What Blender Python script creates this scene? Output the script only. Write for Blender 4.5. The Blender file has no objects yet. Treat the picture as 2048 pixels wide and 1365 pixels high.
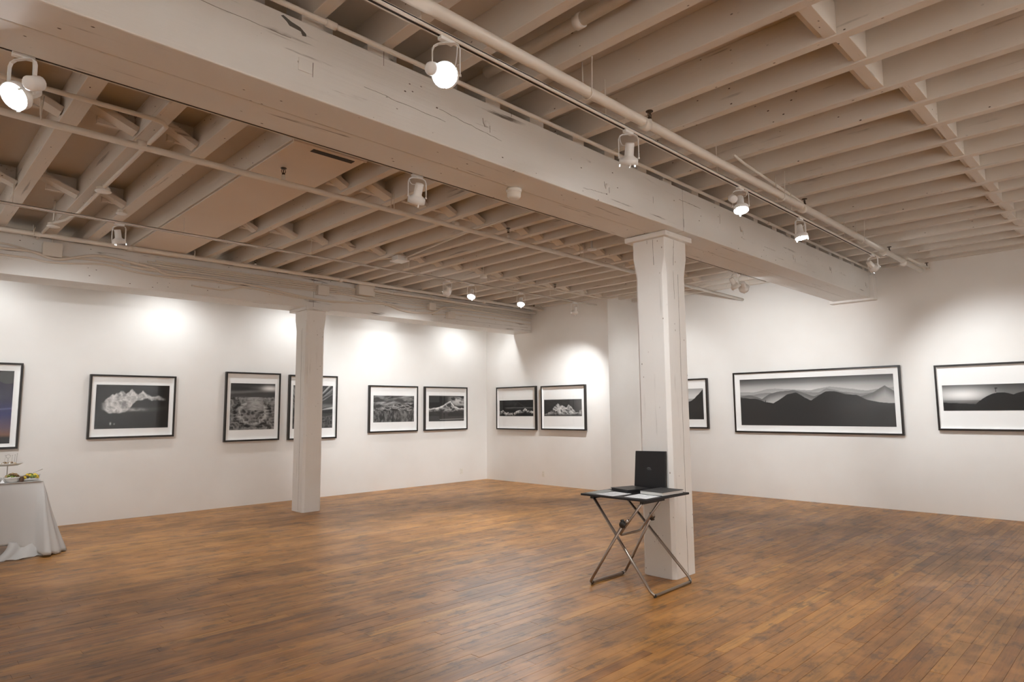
import bpy, math, random
import numpy as np
from mathutils import Vector, Matrix

random.seed(7)
C = bpy.context.scene.collection
PI = math.pi
R_ = math.radians

# ------------------------------------------------------------------ camera, world, exposure
sc = bpy.context.scene
cam = bpy.data.cameras.new('camera')
cam.lens = 1288.0 / 2048 * 36; cam.sensor_width = 36; cam.clip_start = 0.05; cam.clip_end = 100
co = bpy.data.objects.new('camera', cam); C.objects.link(co)
yaw, pitch, roll = R_(45.3), R_(6.1), R_(-0.49)
fw = Vector((math.cos(yaw)*math.cos(pitch), math.sin(yaw)*math.cos(pitch), math.sin(pitch)))
rt = Vector((math.sin(yaw), -math.cos(yaw), 0)); up = rt.cross(fw)
rt2 = math.cos(roll)*rt + math.sin(roll)*up; up2 = -math.sin(roll)*rt + math.cos(roll)*up
m = Matrix.Identity(4)
for i in range(3):
    m[i][0] = rt2[i]; m[i][1] = up2[i]; m[i][2] = -fw[i]
m[2][3] = 1.55
co.matrix_world = m
sc.camera = co
sc.view_settings.view_transform = 'Standard'
sc.view_settings.look = 'None'
sc.view_settings.gamma = 1
sc.view_settings.use_curve_mapping = False
sc.view_settings.exposure = 1.90
sc.cycles.max_bounces = 10
sc.cycles.diffuse_bounces = 5
sc.cycles.glossy_bounces = 4
sc.cycles.transparent_max_bounces = 12
sc.cycles.caustics_reflective = False
sc.cycles.sample_clamp_indirect = 4.0
w = bpy.data.worlds.new('world'); sc.world = w; w.use_nodes = True
w.node_tree.nodes['Background'].inputs[0].default_value = (0.02, 0.018, 0.016, 1)
LAMP_W = 185.0            # power of one lit gallery spot
LAMP_COL = (.925, .97, 1.0)

# ------------------------------------------------------------------ materials
def new_mat(name, col=(.8, .8, .8), rough=.6, metal=0., spec=.5):
    m = bpy.data.materials.new(name); m.use_nodes = True
    b = m.node_tree.nodes['Principled BSDF']
    b.inputs['Base Color'].default_value = (*col, 1)
    b.inputs['Roughness'].default_value = rough
    b.inputs['Metallic'].default_value = metal
    b.inputs['Specular IOR Level'].default_value = spec
    return m, m.node_tree.nodes, m.node_tree.links, b

def nd(N, t, **k):
    n = N.new(t)
    for a, v in k.items():
        if a.startswith('i_'):
            n.inputs[int(a[2:])].default_value = v
        else:
            setattr(n, a, v)
    return n

def ramp(N, stops):
    r = N.new('ShaderNodeValToRGB')
    while len(r.color_ramp.elements) < len(stops):
        r.color_ramp.elements.new(0.5)
    for e, (p, c) in zip(r.color_ramp.elements, stops):
        e.position = p; e.color = (*c, 1) if len(c) == 3 else c
    return r

def coords(N, L, scale, loc=(0, 0, 0)):
    g = N.new('ShaderNodeNewGeometry')
    mp = N.new('ShaderNodeMapping'); mp.inputs['Scale'].default_value = scale; mp.inputs['Location'].default_value = loc
    L.new(g.outputs['Position'], mp.inputs['Vector'])
    return mp.outputs[0]

def noise(N, L, vec, scale=1., detail=4., rough=.5):
    n = N.new('ShaderNodeTexNoise')
    n.inputs['Scale'].default_value = scale; n.inputs['Detail'].default_value = detail; n.inputs['Roughness'].default_value = rough
    if vec is not None: L.new(vec, n.inputs['Vector'])
    return n.outputs['Fac']

def mixc(N, L, fac, a, b, mode='MIX'):
    x = N.new('ShaderNodeMix'); x.data_type = 'RGBA'; x.blend_type = mode
    for s, v in ((0, fac), (6, a), (7, b)):
        if isinstance(v, (int, float)): x.inputs[s].default_value = v
        elif isinstance(v, tuple): x.inputs[s].default_value = (*v, 1)
        else: L.new(v, x.inputs[s])
    return x.outputs[2]

def bump(N, L, b, h, strength=.2, dist=.01):
    n = N.new('ShaderNodeBump'); n.inputs['Strength'].default_value = strength; n.inputs['Distance'].default_value = dist
    L.new(h, n.inputs['Height']); L.new(n.outputs[0], b.inputs['Normal'])

def paint_mat(name, col, dark, axis=None, wear=.5, rough=.6, bumps=.25):
    """brush painted timber or plaster: soft blotches, grain streaks along axis, chips in the paint"""
    m, N, L, b = new_mat(name, col, rough, spec=.3)
    blot = noise(N, L, coords(N, L, (1, 1, 1)), 1.3, 3)
    c = mixc(N, L, blot, (col[0]*.93, col[1]*.90, col[2]*.87), tuple(min(1, x*1.05) for x in col))
    if axis is not None:
        s = [26., 26., 26.]; s[axis] = 1.1
        st = noise(N, L, coords(N, L, tuple(s)), 1., 6, .6)
        r = ramp(N, [(.60, (0, 0, 0)), (.68, (1, 1, 1))]); L.new(st, r.inputs[0])
        patch = noise(N, L, coords(N, L, (1.7, 1.7, 1.7), (5, 3, 1)), 1., 4, .6)
        r2 = ramp(N, [(.50, (0, 0, 0)), (.60, (wear, wear, wear))]); L.new(patch, r2.inputs[0])
        f = mixc(N, L, 1., r.outputs[0], r2.outputs[0], 'MULTIPLY')
        c = mixc(N, L, f, c, dark)
        # nail holes and dents
        s2 = [16., 16., 16.]; s2[axis] = 9.
        v = N.new('ShaderNodeTexVoronoi'); v.inputs['Scale'].default_value = 1.
        L.new(coords(N, L, tuple(s2), (2, 7, 4)), v.inputs['Vector'])
        r3 = ramp(N, [(.06, (1, 1, 1)), (.09, (0, 0, 0))]); L.new(v.outputs['Distance'], r3.inputs[0])
        n3 = noise(N, L, coords(N, L, (3, 3, 3), (9, 9, 9)), 1., 2)
        r4 = ramp(N, [(.48, (0, 0, 0)), (.56, (1, 1, 1))]); L.new(n3, r4.inputs[0])
        f2 = mixc(N, L, 1., r3.outputs[0], r4.outputs[0], 'MULTIPLY')
        c = mixc(N, L, f2, c, dark)
        bump(N, L, b, st, bumps, .006)
    else:
        bump(N, L, b, noise(N, L, coords(N, L, (30, 30, 30)), 1., 5), bumps*.3, .003)
    L.new(c, b.inputs['Base Color'])
    return m

WHITE = (.79, .785, .765)
DK = (.10, .07, .05)
M = {}
M['wall'] = paint_mat('wall_paint', (.84, .825, .80), DK, rough=.7, bumps=.15)
M['beam'] = paint_mat('painted_beam_timber', WHITE, DK, 0, .9, .5, .5)
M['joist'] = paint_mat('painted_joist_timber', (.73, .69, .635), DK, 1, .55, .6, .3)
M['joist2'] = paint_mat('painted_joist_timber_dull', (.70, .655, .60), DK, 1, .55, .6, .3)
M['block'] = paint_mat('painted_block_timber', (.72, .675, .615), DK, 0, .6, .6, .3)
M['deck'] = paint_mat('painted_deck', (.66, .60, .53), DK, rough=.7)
M['column'] = paint_mat('painted_column_timber', (.84, .83, .81), (.30, .26, .22), 2, .30, .4, .35)
M['panel'] = paint_mat('painted_panel', (.76, .68, .60), DK, rough=.7)
M['pipe'] = new_mat('painted_pipe', (.76, .71, .64), .4)[0]
M['conduit'] = new_mat('painted_conduit', (.76, .69, .60), .45)[0]
M['box'] = new_mat('painted_metal_box', (.74, .69, .62), .45)[0]
M['fixture'] = new_mat('white_fixture', (.84, .84, .83), .35)[0]
M['plastic'] = new_mat('ivory_plastic', (.80, .77, .70), .4)[0]
M['track'] = new_mat('painted_track', (.76, .71, .64), .4)[0]
M['dark'] = new_mat('dark_void', (.035, .025, .02), .8)[0]
M['crack'] = new_mat('old_wood_crack', (.16, .12, .09), .8)[0]
M['scar'] = new_mat('weathered_bare_wood', (.13, .12, .105), .9)[0]
M['bronze'] = new_mat('dark_brass', (.07, .045, .03), .5, .6)[0]
M['frame'] = new_mat('black_frame_wood', (.012, .008, .006), .35)[0]
M['mat'] = new_mat('mat_board', (.92, .91, .89), .8)[0]
M['black'] = new_mat('black_board', (.012, .012, .014), .5)[0]
M['black2'] = new_mat('black_leatherette', (.022, .021, .022), .42)[0]
M['greyc'] = new_mat('charcoal_cloth', (.055, .055, .055), .6)[0]
M['paper'] = new_mat('paper', (.90, .90, .90), .7)[0]
M['pages'] = new_mat('page_block', (.62, .62, .60), .8)[0]
M['folder'] = new_mat('grey_folder', (.36, .38, .36), .6)[0]
M['ink'] = new_mat('grey_ink', (.42, .42, .43), .8)[0]
M['emblem'] = new_mat('silver_print', (.33, .33, .34), .4)[0]
M['steel'] = new_mat('worn_steel', (.36, .31, .27), .32, .9)[0]
M['rubber'] = new_mat('black_rubber', (.02, .018, .016), .6)[0]
M['cloth'] = new_mat('white_table_linen', (.52, .50, .48), .85)[0]
M['legs'] = new_mat('dark_table_leg', (.05, .045, .04), .5)[0]
M['china'] = new_mat('white_china', (.75, .73, .70), .25)[0]
M['wire'] = new_mat('tarnished_silver', (.55, .52, .48), .35, .7)[0]
M['olive'] = new_mat('brown_snack', (.20, .12, .05), .7)[0]
M['bread'] = new_mat('tan_snack', (.46, .30, .16), .7)[0]
M['yellow'] = new_mat('yellow_fruit', (.75, .52, .04), .5)[0]
M['green'] = new_mat('green_fruit', (.20, .26, .04), .5)[0]
M['dkred'] = new_mat('dark_jar', (.10, .05, .03), .3)[0]

def lamp_mat(name, s):
    m = bpy.data.materials.new(name); m.use_nodes = True
    N, L = m.node_tree.nodes, m.node_tree.links
    N.clear(); o = N.new('ShaderNodeOutputMaterial'); e = N.new('ShaderNodeEmission')
    e.inputs[0].default_value = (*LAMP_COL, 1); e.inputs[1].default_value = s
    L.new(e.outputs[0], o.inputs[0]); return m
M['lens'] = lamp_mat('lit_lamp_lens', 25.)
M['lens_off'] = new_mat('unlit_lamp_lens', (.25, .24, .22), .15)[0]

def glass_pane():
    m = bpy.data.materials.new('picture_glass'); m.use_nodes = True
    N, L = m.node_tree.nodes, m.node_tree.links
    N.clear(); o = N.new('ShaderNodeOutputMaterial')
    t = N.new('ShaderNodeBsdfTransparent'); g = N.new('ShaderNodeBsdfGlossy'); g.inputs['Roughness'].default_value = .015
    f = N.new('ShaderNodeFresnel'); f.inputs[0].default_value = 1.45
    x = N.new('ShaderNodeMixShader')
    g2 = N.new('ShaderNodeNewGeometry'); mm = N.new('ShaderNodeMath'); mm.operation = 'SUBTRACT'; mm.inputs[0].default_value = 1.; L.new(g2.outputs['Backfacing'], mm.inputs[1])
    ml = N.new('ShaderNodeMath'); ml.operation = 'MULTIPLY'; L.new(f.outputs[0], ml.inputs[0]); L.new(mm.outputs[0], ml.inputs[1])
    L.new(ml.outputs[0], x.inputs[0]); L.new(t.outputs[0], x.inputs[1]); L.new(g.outputs[0], x.inputs[2]); L.new(x.outputs[0], o.inputs[0])
    return m
M['glass'] = glass_pane()

def print_mat():
    m, N, L, b = new_mat('photographic_print', (0, 0, 0), .55, spec=.2)
    a = N.new('ShaderNodeAttribute'); a.attribute_name = 'Col'
    L.new(a.outputs['Color'], b.inputs['Base Color']); return m
M['print'] = print_mat()

def wood_mat():
    m, N, L, b = new_mat('worn_maple_floor', (.4, .25, .12), .35, spec=.5)
    a = N.new('ShaderNodeAttribute'); a.attribute_name = 'tone'
    sep = N.new('ShaderNodeSeparateColor'); L.new(a.outputs['Color'], sep.inputs[0])
    base = ramp(N, [(0., (.245, .095, .020)), (.35, (.36, .154, .034)), (.7, (.45, .206, .046)), (1., (.57, .285, .072))])
    L.new(sep.outputs[0], base.inputs[0])
    # per board shifted grain
    g = N.new('ShaderNodeNewGeometry')
    cmb = N.new('ShaderNodeCombineXYZ'); L.new(sep.outputs[1], cmb.inputs[2])
    mul = N.new('ShaderNodeVectorMath'); mul.operation = 'MULTIPLY'; mul.inputs[1].default_value = (2.2, 38., 1.)
    L.new(g.outputs['Position'], mul.inputs[0])
    add = N.new('ShaderNodeVectorMath'); add.operation = 'MULTIPLY_ADD'
    L.new(cmb.outputs[0], add.inputs[0]); add.inputs[1].default_value = (40, 40, 40); L.new(mul.outputs[0], add.inputs[2])
    gr = noise(N, L, add.outputs[0], 1., 6, .65)
    rg = ramp(N, [(.32, (.42, .42, .42)), (.5, (1, 1, 1)), (.72, (1.32, 1.28, 1.2))]); L.new(gr, rg.inputs[0])
    c = mixc(N, L, .75, base.outputs[0], rg.outputs[0], 'MULTIPLY')
    # traffic wear: greyed, darker patches, stretched a little along the boards
    w1 = noise(N, L, coords(N, L, (.7, 1.4, 1), (3, 1, 0)), 1., 5, .62)
    rw = ramp(N, [(.48, (0, 0, 0)), (.66, (.50, .50, .50))]); L.new(w1, rw.inputs[0])
    c = mixc(N, L, rw.outputs[0], c, (.14, .082, .046))
    w2 = noise(N, L, coords(N, L, (4., 8., 1), (7, 2, 0)), 1., 7, .72)
    rw2 = ramp(N, [(.52, (0, 0, 0)), (.62, (.68, .68, .68))]); L.new(w2, rw2.inputs[0])
    c = mixc(N, L, rw2.outputs[0], c, (.095, .052, .028))
    w3 = noise(N, L, coords(N, L, (2.2, 2.8, 1), (11, 5, 0)), 1., 3, .6)
    rw3 = ramp(N, [(.50, (0, 0, 0)), (.66, (.55, .55, .55))]); L.new(w3, rw3.inputs[0])
    c = mixc(N, L, rw3.outputs[0], c, (.58, .27, .080))
    L.new(c, b.inputs['Base Color'])
    rr = ramp(N, [(.3, (.32, .32, .32)), (.7, (.45, .45, .45))]); L.new(w1, rr.inputs[0])
    L.new(rr.outputs[0], b.inputs['Roughness'])
    bump(N, L, b, gr, .12, .002)
    return m
M['wood'] = wood_mat()
M['gap'] = new_mat('dark_joint', (.05, .03, .018), .8)[0]

# ------------------------------------------------------------------ mesh helpers
class MB:
    def __init__(s): s.v = []; s.f = []; s.sm = []
    def quadbox(s, P):          # 8 corners: bottom 4 (ccw), top 4
        o = len(s.v); s.v += [tuple(p) for p in P]
        for q in ((0, 3, 2, 1), (4, 5, 6, 7), (0, 1, 5, 4), (1, 2, 6, 5), (2, 3, 7, 6), (3, 0, 4, 7)):
            s.f.append(tuple(o+i for i in q)); s.sm.append(False)
        return s
    def box(s, x0, x1, y0, y1, z0, z1):
        return s.quadbox([(x0, y0, z0), (x1, y0, z0), (x1, y1, z0), (x0, y1, z0), (x0, y0, z1), (x1, y0, z1), (x1, y1, z1), (x0, y1, z1)])
    def bar(s, a, b, w, h, upv=(0, 0, 1)):      # rectangular bar from a to b
        a, b = Vector(a), Vector(b); d = (b-a).normalized(); u = Vector(upv)
        sd = d.cross(u)
        if sd.length < 1e-4: sd = d.cross(Vector((1, 0, 0)))
        sd.normalize(); u = sd.cross(d)
        P = []
        for e in (-1, 1):
            P += [a+sd*w/2*x+u*h/2*e if t == 0 else b+sd*w/2*x+u*h/2*e for t, x in ((0, -1), (0, 1), (1, 1), (1, -1))]
        return s.quadbox(P)
    def tube(s, pts, r, n=10, caps=True):
        pts = [Vector(p) for p in pts]; rs = r if isinstance(r, (list, tuple)) else [r]*len(pts)
        o = len(s.v); prev = None
        for i, p in enumerate(pts):
            d = (pts[min(i+1, len(pts)-1)]-pts[max(i-1, 0)]).normalized()
            if prev is None:
                u = d.orthogonal().normalized()
            else:
                u = (prev-d*prev.dot(d)).normalized()
            prev = u; v = d.cross(u)
            for k in range(n):
                a = 2*PI*k/n; s.v.append(tuple(p+(u*math.cos(a)+v*math.sin(a))*rs[i]))
        for i in range(len(pts)-1):
            for k in range(n):
                k2 = (k+1) % n
                s.f.append((o+i*n+k, o+i*n+k2, o+(i+1)*n+k2, o+(i+1)*n+k)); s.sm.append(True)
        if caps:
            s.f.append(tuple(o+k for k in reversed(range(n)))); s.sm.append(False)
            s.f.append(tuple(o+(len(pts)-1)*n+k for k in range(n))); s.sm.append(False)
        return s
    def lathe(s, prof, org=(0, 0, 0), ax=(0, 0, 1), n=20, sm=True):   # prof: (radius, height)
        ax = Vector(ax).normalized(); u = ax.orthogonal().normalized(); v = ax.cross(u); o = len(s.v); org = Vector(org)
        for r, h in prof:
            for k in range(n):
                a = 2*PI*k/n; s.v.append(tuple(org+ax*h+(u*math.cos(a)+v*math.sin(a))*max(r, 1e-5)))
        for i in range(len(prof)-1):
            for k in range(n):
                k2 = (k+1) % n
                s.f.append((o+i*n+k, o+i*n+k2, o+(i+1)*n+k2, o+(i+1)*n+k)); s.sm.append(sm)
        return s
    def build(s, name, mat, parent=None, bevel=0, world=True):
        me = bpy.data.meshes.new(name)
        off = Vector(parent['_w']) if (parent is not None and world and '_w' in parent) else Vector((0, 0, 0))
        me.from_pydata([tuple(Vector(v)-off) for v in s.v], [], s.f)
        me.polygons.foreach_set('use_smooth', s.sm)
        me.materials.append(M[mat] if isinstance(mat, str) else mat)
        me.update()
        ob = bpy.data.objects.new(name, me); C.objects.link(ob)
        if parent is not None: ob.parent = parent
        if parent is not None and '_w' in parent: ob['_w'] = list(off)
        if bevel:
            b = ob.modifiers.new('bevel', 'BEVEL'); b.width = bevel; b.segments = 2; b.limit_method = 'ANGLE'
        return ob

def smooth_path(pts, n=6):
    """Catmull-Rom through points"""
    P = [Vector(p) for p in pts]; P = [P[0]*2-P[1]] + P + [P[-1]*2-P[-2]]; out = []
    for i in range(1, len(P)-2):
        for k in range(n):
            t = k/n; a, b, c, d = P[i-1:i+3]
            out.append(.5*((2*b)+(c-a)*t+(2*a-5*b+4*c-d)*t*t+(3*b-a-3*c+d)*t**3))
    out.append(P[-2]); return out

def thing(name, label, cat, loc=(0, 0, 0), rotz=0, group=None):
    o = bpy.data.objects.new(name, None); C.objects.link(o); o.empty_display_size = .1
    o.location = loc; o.rotation_euler = (0, 0, rotz); o['label'] = label; o['category'] = cat
    if rotz == 0: o['_w'] = list(loc)
    if group: o['group'] = group
    return o
def tag(o, label, cat, group=None):
    o['label'] = label; o['category'] = cat
    if group: o['group'] = group
    return o
def struct(o): o['kind'] = 'structure'; return o

# ------------------------------------------------------------------ room shell
XL, XR, XP = -3.5, 11.10, 10.0       # unseen side, far end wall, stepped-out part of the end wall
YF, YB, YS = -4.5, 10.95, 7.47       # unseen side, picture wall, step
ZC, ZJ = 3.93, 3.70                  # deck, underside of joists
struct(MB().box(XL-.15, XR+.15, YB, YB+.15, 0, ZC).build('wall_back', 'wall'))
struct(MB().box(XR, XR+.15, YF, YS, 0, ZC).build('wall_right', 'wall'))
struct(MB().box(XP, XR+.15, YS, YB, 0, ZC).build('wall_corner', 'wall'))
struct(MB().box(XL-.15, XL, YF, YB, 0, ZC).build('wall_left', 'wall'))
struct(MB().box(XL-.15, XR+.15, YF-.15, YF, 0, ZC).build('wall_front', 'wall'))
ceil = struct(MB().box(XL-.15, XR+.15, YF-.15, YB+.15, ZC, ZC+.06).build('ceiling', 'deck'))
floor = struct(MB().box(XL-.15, XR+.15, YF-.15, YB+.15, -.10, -.02).build('floor', 'gap'))

# floor boards run towards the end wall; the boards nearest the viewer are single parts
BW = .0825
boards = []
rnd = random.Random(3)
j = 0; y = YF
while y < YB-.001:
    y1 = min(y+BW, YB)
    x = XL + rnd.uniform(-1.2, 0)
    rowtone = rnd.uniform(-.08, .08)
    while x < XR:
        ln = rnd.choice([.5, .7, .9, 1.1, 1.3, 1.6, 1.9]); x1 = x+ln
        a, b = max(x, XL), min(x1, XR if y < YS else XP)
        if b-a > .05:
            t = min(1, max(0, rnd.gauss(.47, .17)+rowtone))
            boards.append((a, b, y, y1, t, rnd.random(), rnd.uniform(-.0006, .0006)))
        x = x1
    y = y1; j += 1
def board_geo(bs):
    V, F, T = [], [], []
    g = .0005; c = .0008
    for (a, b, y0, y1, t, r, dz) in bs:
        o = len(V); z = dz
        V += [(a, y0+g, -.018), (b, y0+g, -.018), (b, y1-g, -.018), (a, y1-g, -.018),
              (a+g, y0+g, z-c), (b-g, y0+g, z-c), (b-g, y1-g, z-c), (a+g, y1-g, z-c),
              (a+g+c, y0+g+c, z), (b-g-c, y0+g+c, z), (b-g-c, y1-g-c, z), (a+g+c, y1-g-c, z)]
        for q in ((0, 1, 5, 4), (1, 2, 6, 5), (2, 3, 7, 6), (3, 0, 4, 7), (4, 5, 9, 8), (5, 6, 10, 9), (6, 7, 11, 10), (7, 4, 8, 11), (8, 9, 10, 11)):
            F.append(tuple(o+i for i in q))
        T += [(t, r, 0, 1)]*12
    return V, F, T
def board_obj(name, bs):
    V, F, T = board_geo(bs)
    me = bpy.data.meshes.new(name); me.from_pydata(V, [], F)
    ca = me.color_attributes.new('tone', 'FLOAT_COLOR', 'POINT')
    ca.data.foreach_set('color', np.array(T, dtype=np.float32).ravel())
    me.materials.append(M['wood'])
    o = bpy.data.objects.new(name, me); C.objects.link(o); o.parent = floor; return o
def in_view(bd):
    best = None
    for px in np.linspace(bd[0], bd[1], 6):
        p = Vector((px, (bd[2]+bd[3])/2, -1.55)); d = p.dot(fw)
        if d > .3 and abs(p.dot(rt2)/d) < .80 and p.dot(up2)/d > -.535:
            q = d; best = q if best is None else min(best, q)
    return best
sc_b = sorted([(in_view(b) or 1e9, i) for i, b in enumerate(boards)])
near = {i for s, i in sc_b[:300]}
for i in sorted(near): board_obj('floor_board', [boards[i]])
fb = board_obj('floor_boards', [b for i, b in enumerate(boards) if i not in near]); fb['kind'] = 'stuff'

# ------------------------------------------------------------------ ceiling joists (parts of the ceiling)
def joist(x1, wdt, y0, y1, mat, sag=0):
    mb = MB(); n = 6
    ys = [y0+(y1-y0)*i/n for i in range(n+1)]
    for i in range(n):
        j0 = rnd.uniform(-.003, .003) if i else 0
        mb.box(x1-wdt, x1, ys[i], ys[i+1], ZJ, ZC)
    # one clean prism instead of stacked pieces
    mb = MB(); mb.box(x1-wdt, x1, y0, y1, ZJ+sag, ZC)
    o = mb.build('joist', mat, ceil, bevel=.004); return o
right_edges = [-3.3, -2.85, -2.4, -1.95, -1.5, -1.05, -.6, -.15, .3, .75, 1.2, 1.63, 2.06, 2.53, 2.99, 3.44, 3.92, 4.33, 4.81, 5.23, 5.73, 6.17, 6.65, 7.07, 7.58, 8.0, 8.5, 8.93, 9.39, 9.84, 10.32, 10.80, 11.10]
left_edges = [-3.25, -2.8, -2.35, -1.9, -1.4, -.95, -.45, .02, .47, .95, 1.44, 1.87, 2.34, 2.87, 3.24, 3.73, 4.16, 4.58, 5.03, 5.37, 5.72, 6.05, 6.44, 6.86, 7.29, 7.74, 8.1, 8.57, 9.05, 9.52, 9.98]
for i, x in enumerate(right_edges):
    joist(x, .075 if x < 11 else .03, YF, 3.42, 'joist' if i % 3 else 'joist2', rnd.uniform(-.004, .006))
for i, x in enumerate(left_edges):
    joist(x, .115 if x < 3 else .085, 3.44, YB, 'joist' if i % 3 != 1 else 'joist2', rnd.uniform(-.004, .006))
for x in (10.45, 10.9): joist(x, .085, 3.44, YS, 'joist')
# blocking rows between joists
for i in range(len(right_edges)-2):
    a, b = right_edges[i], right_edges[i+1]-.075
    y = (1.20 if a < 4.6 else 1.08) + (.02 if i % 2 else -.02)
    MB().box(a, b, y-.045, y+.03, ZJ+.012, ZC-.02).build('blocking', 'block', ceil, bevel=.004)
    MB().box(a, b, y+.036, y+.062, ZJ+.03, ZC-.02).build('blocking', 'block', ceil, bevel=.003)
for i in range(len(left_edges)-1):
    a, b = left_edges[i], left_edges[i+1]-(.115 if left_edges[i+1] < 3 else .085)
    for yy in (5.47, 7.56):
        if 2.2 < b < 2.8: continue
        yo = yy + rnd.uniform(-.03, .03)
        MB().bar((a+.004, yo, ZC-.045), (b-.004, yo, ZJ+.035), .13, .045).build('bridging', 'block', ceil)
        MB().box(a+.12, b-.003, yo+.07, yo+.11, ZJ+.06, ZC-.002).build('bridging', 'joist2', ceil)
# flat board nailed under two joists, with the dark slot at its near end
MB().box(2.24, 2.875, 4.68, 9.50, ZJ-.016, ZJ-.002).build('patch_panel', 'panel', ceil, bevel=.002)
MB().box(2.42, 2.80, 4.73, 4.79, ZJ-.020, ZJ-.012).build('dark_slot', 'dark', ceil)
MB().box(2.22, 2.88, 4.665, 4.682, ZJ-.024, ZJ-.002).build('patch_trim', 'panel', ceil)

# ------------------------------------------------------------------ beams
def crack(parent, pts, wdt, mat='crack', nrm=(0, -1, 0), name='split'):
    """a check in the timber: a thin sunk dark wedge following pts"""
    mb = MB(); n = Vector(nrm)
    for k in range(len(pts)-1):
        a, b = Vector(pts[k]), Vector(pts[k+1]); d = (b-a).normalized()
        mb.bar(a-d*.001+n*.0003, b+d*.001+n*.0003, wdt*(rnd.uniform(.25, .6) if wdt < .01 else 1), .002, upv=n)
    return mb.build(name, mat, parent)
def wobble_line(p0, p1, n, amp, ax):
    out = []
    for i in range(n+1):
        p = Vector(p0).lerp(Vector(p1), i/n); q = [p.x, p.y, p.z]
        if 0 < i < n: q[ax] += rnd.uniform(-amp, amp)
        out.append(tuple(q))
    return out
bm1 = thing('timber_beam', 'deep white painted double timber beam resting on the big column beside the folding table', 'beam', (5.4, 3.39, 3.24))
Y0, Ys, Y1, ZB = 3.12, 3.39, 3.67, 3.24
for (a, b) in ((XL, 5.42), (5.424, XR)):
    MB().box(a, b, Y0, Ys-.004, ZB, ZJ-.045).build('timber', 'beam', bm1, bevel=.008)
    MB().box(a, b, Ys+.004, Y1, ZB+.005, ZJ-.012).build('timber', 'beam', bm1, bevel=.008)
MB().box(XL, XR, Ys-.0035, Ys+.0035, ZB+.012, ZJ-.06).build('seam', 'dark', bm1)
for x in right_edges:
    if x > 0: MB().box(x-.09-rnd.uniform(0, .05), x+.01, Y0+.01, Y0+.13, ZJ-.047, ZJ-.003).build('shim', 'beam', bm1)
# checks, mortise scar, bolt plates along the near face
for p0, p1, wv in (((.55, Y0, 3.53), (1.45, Y0, 3.53), .004), ((1.9, Y0, 3.42), (2.5, Y0, 3.40), .004), ((2.45, Y0, 3.47), (3.0, Y0, 3.42), .004),
                   ((5.35, Y0, 3.54), (5.75, Y0, 3.535), .006), ((3.9, Y0, 3.30), (4.2, Y0, 3.32), .004), ((7.2, Y0, 3.40), (7.5, Y0, 3.40), .003)):
    crack(bm1, wobble_line(p0, p1, 16, .004, 2), wv)
for x, z0, z1 in ((2.03, 3.69, 3.60), (4.9, 3.46, 3.40), (5.42, 3.28, 3.36), (3.1, 3.66, 3.63), (6.15, 3.56, 3.46)):
    crack(bm1, wobble_line((x, Y0, z0), (x, Y0, z1), 2, .002, 0), .004)
mb = MB(); q = [(1.392, 3.632), (1.405, 3.640), (1.45, 3.622), (1.50, 3.612), (1.535, 3.588), (1.537, 3.574), (1.515, 3.570), (1.505, 3.590), (1.44, 3.596), (1.425, 3.612)]
mb.v = [(x, Y0-.0012, z) for x, z in q]+[(x, Y0+.004, z) for x, z in q]
mb.f = [tuple(range(10))]+[(k, 10+k, 10+(k+1) % 10, (k+1) % 10) for k in range(10)]; mb.sm = [False]*11
mb.build('scar', 'scar', bm1)
crack(bm1, [(1.58, Y0, 3.44), (1.58, Y0, 3.36)], .007)
crack(bm1, [(1.50, Y0, 3.42), (1.512, Y0, 3.385)], .018, 'scar', name='scar')
MB().box(1.495, 1.575, Y0-.006, Y0+.004, 3.37, 3.44).build('bolt_plate', 'beam', bm1, bevel=.002)
for x, z in ((2.86, 3.50), (4.21, 3.39), (6.64, 3.49), (8.05, 3.41), (10.8, 3.43), (9.3, 3.45)):
    mb = MB(); mb.lathe([(.0, .016), (.014, .014), (.022, .004), (.024, 0)], (x, Y0, z), (0, -1, 0), 10)
    mb.build('bolt_head', 'beam', bm1)
    crack(bm1, [(x-.035, Y0, z+.03), (x-.03, Y0, z), (x-.015, Y0, z-.025)], .008)
    crack(bm1, [(x+.03, Y0, z-.005), (x+.032, Y0, z-.05)], .005)
MB().box(10.95, XR, 3.06, 3.73, 3.21, 3.60).build('bearing_block', 'wall', bm1, bevel=.01)

bm2 = thing('timber_beam', 'white painted beam parallel to the picture wall, carried by the far column and crossed by conduits', 'beam', (5, 9.78, 3.20))
for (a, b) in ((XL, 4.93), (4.934, XP)):
    MB().box(a, b, 9.52, 9.78, 3.20, ZJ-.003).build('timber', 'beam', bm2, bevel=.006)
    MB().box(a, b, 9.786, 10.06, 3.205, ZJ-.003).build('timber', 'beam', bm2, bevel=.006)
crack(bm2, wobble_line((7.6, 9.52, 3.30), (9.9, 9.52, 3.30), 20, .004, 2), .006)

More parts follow.
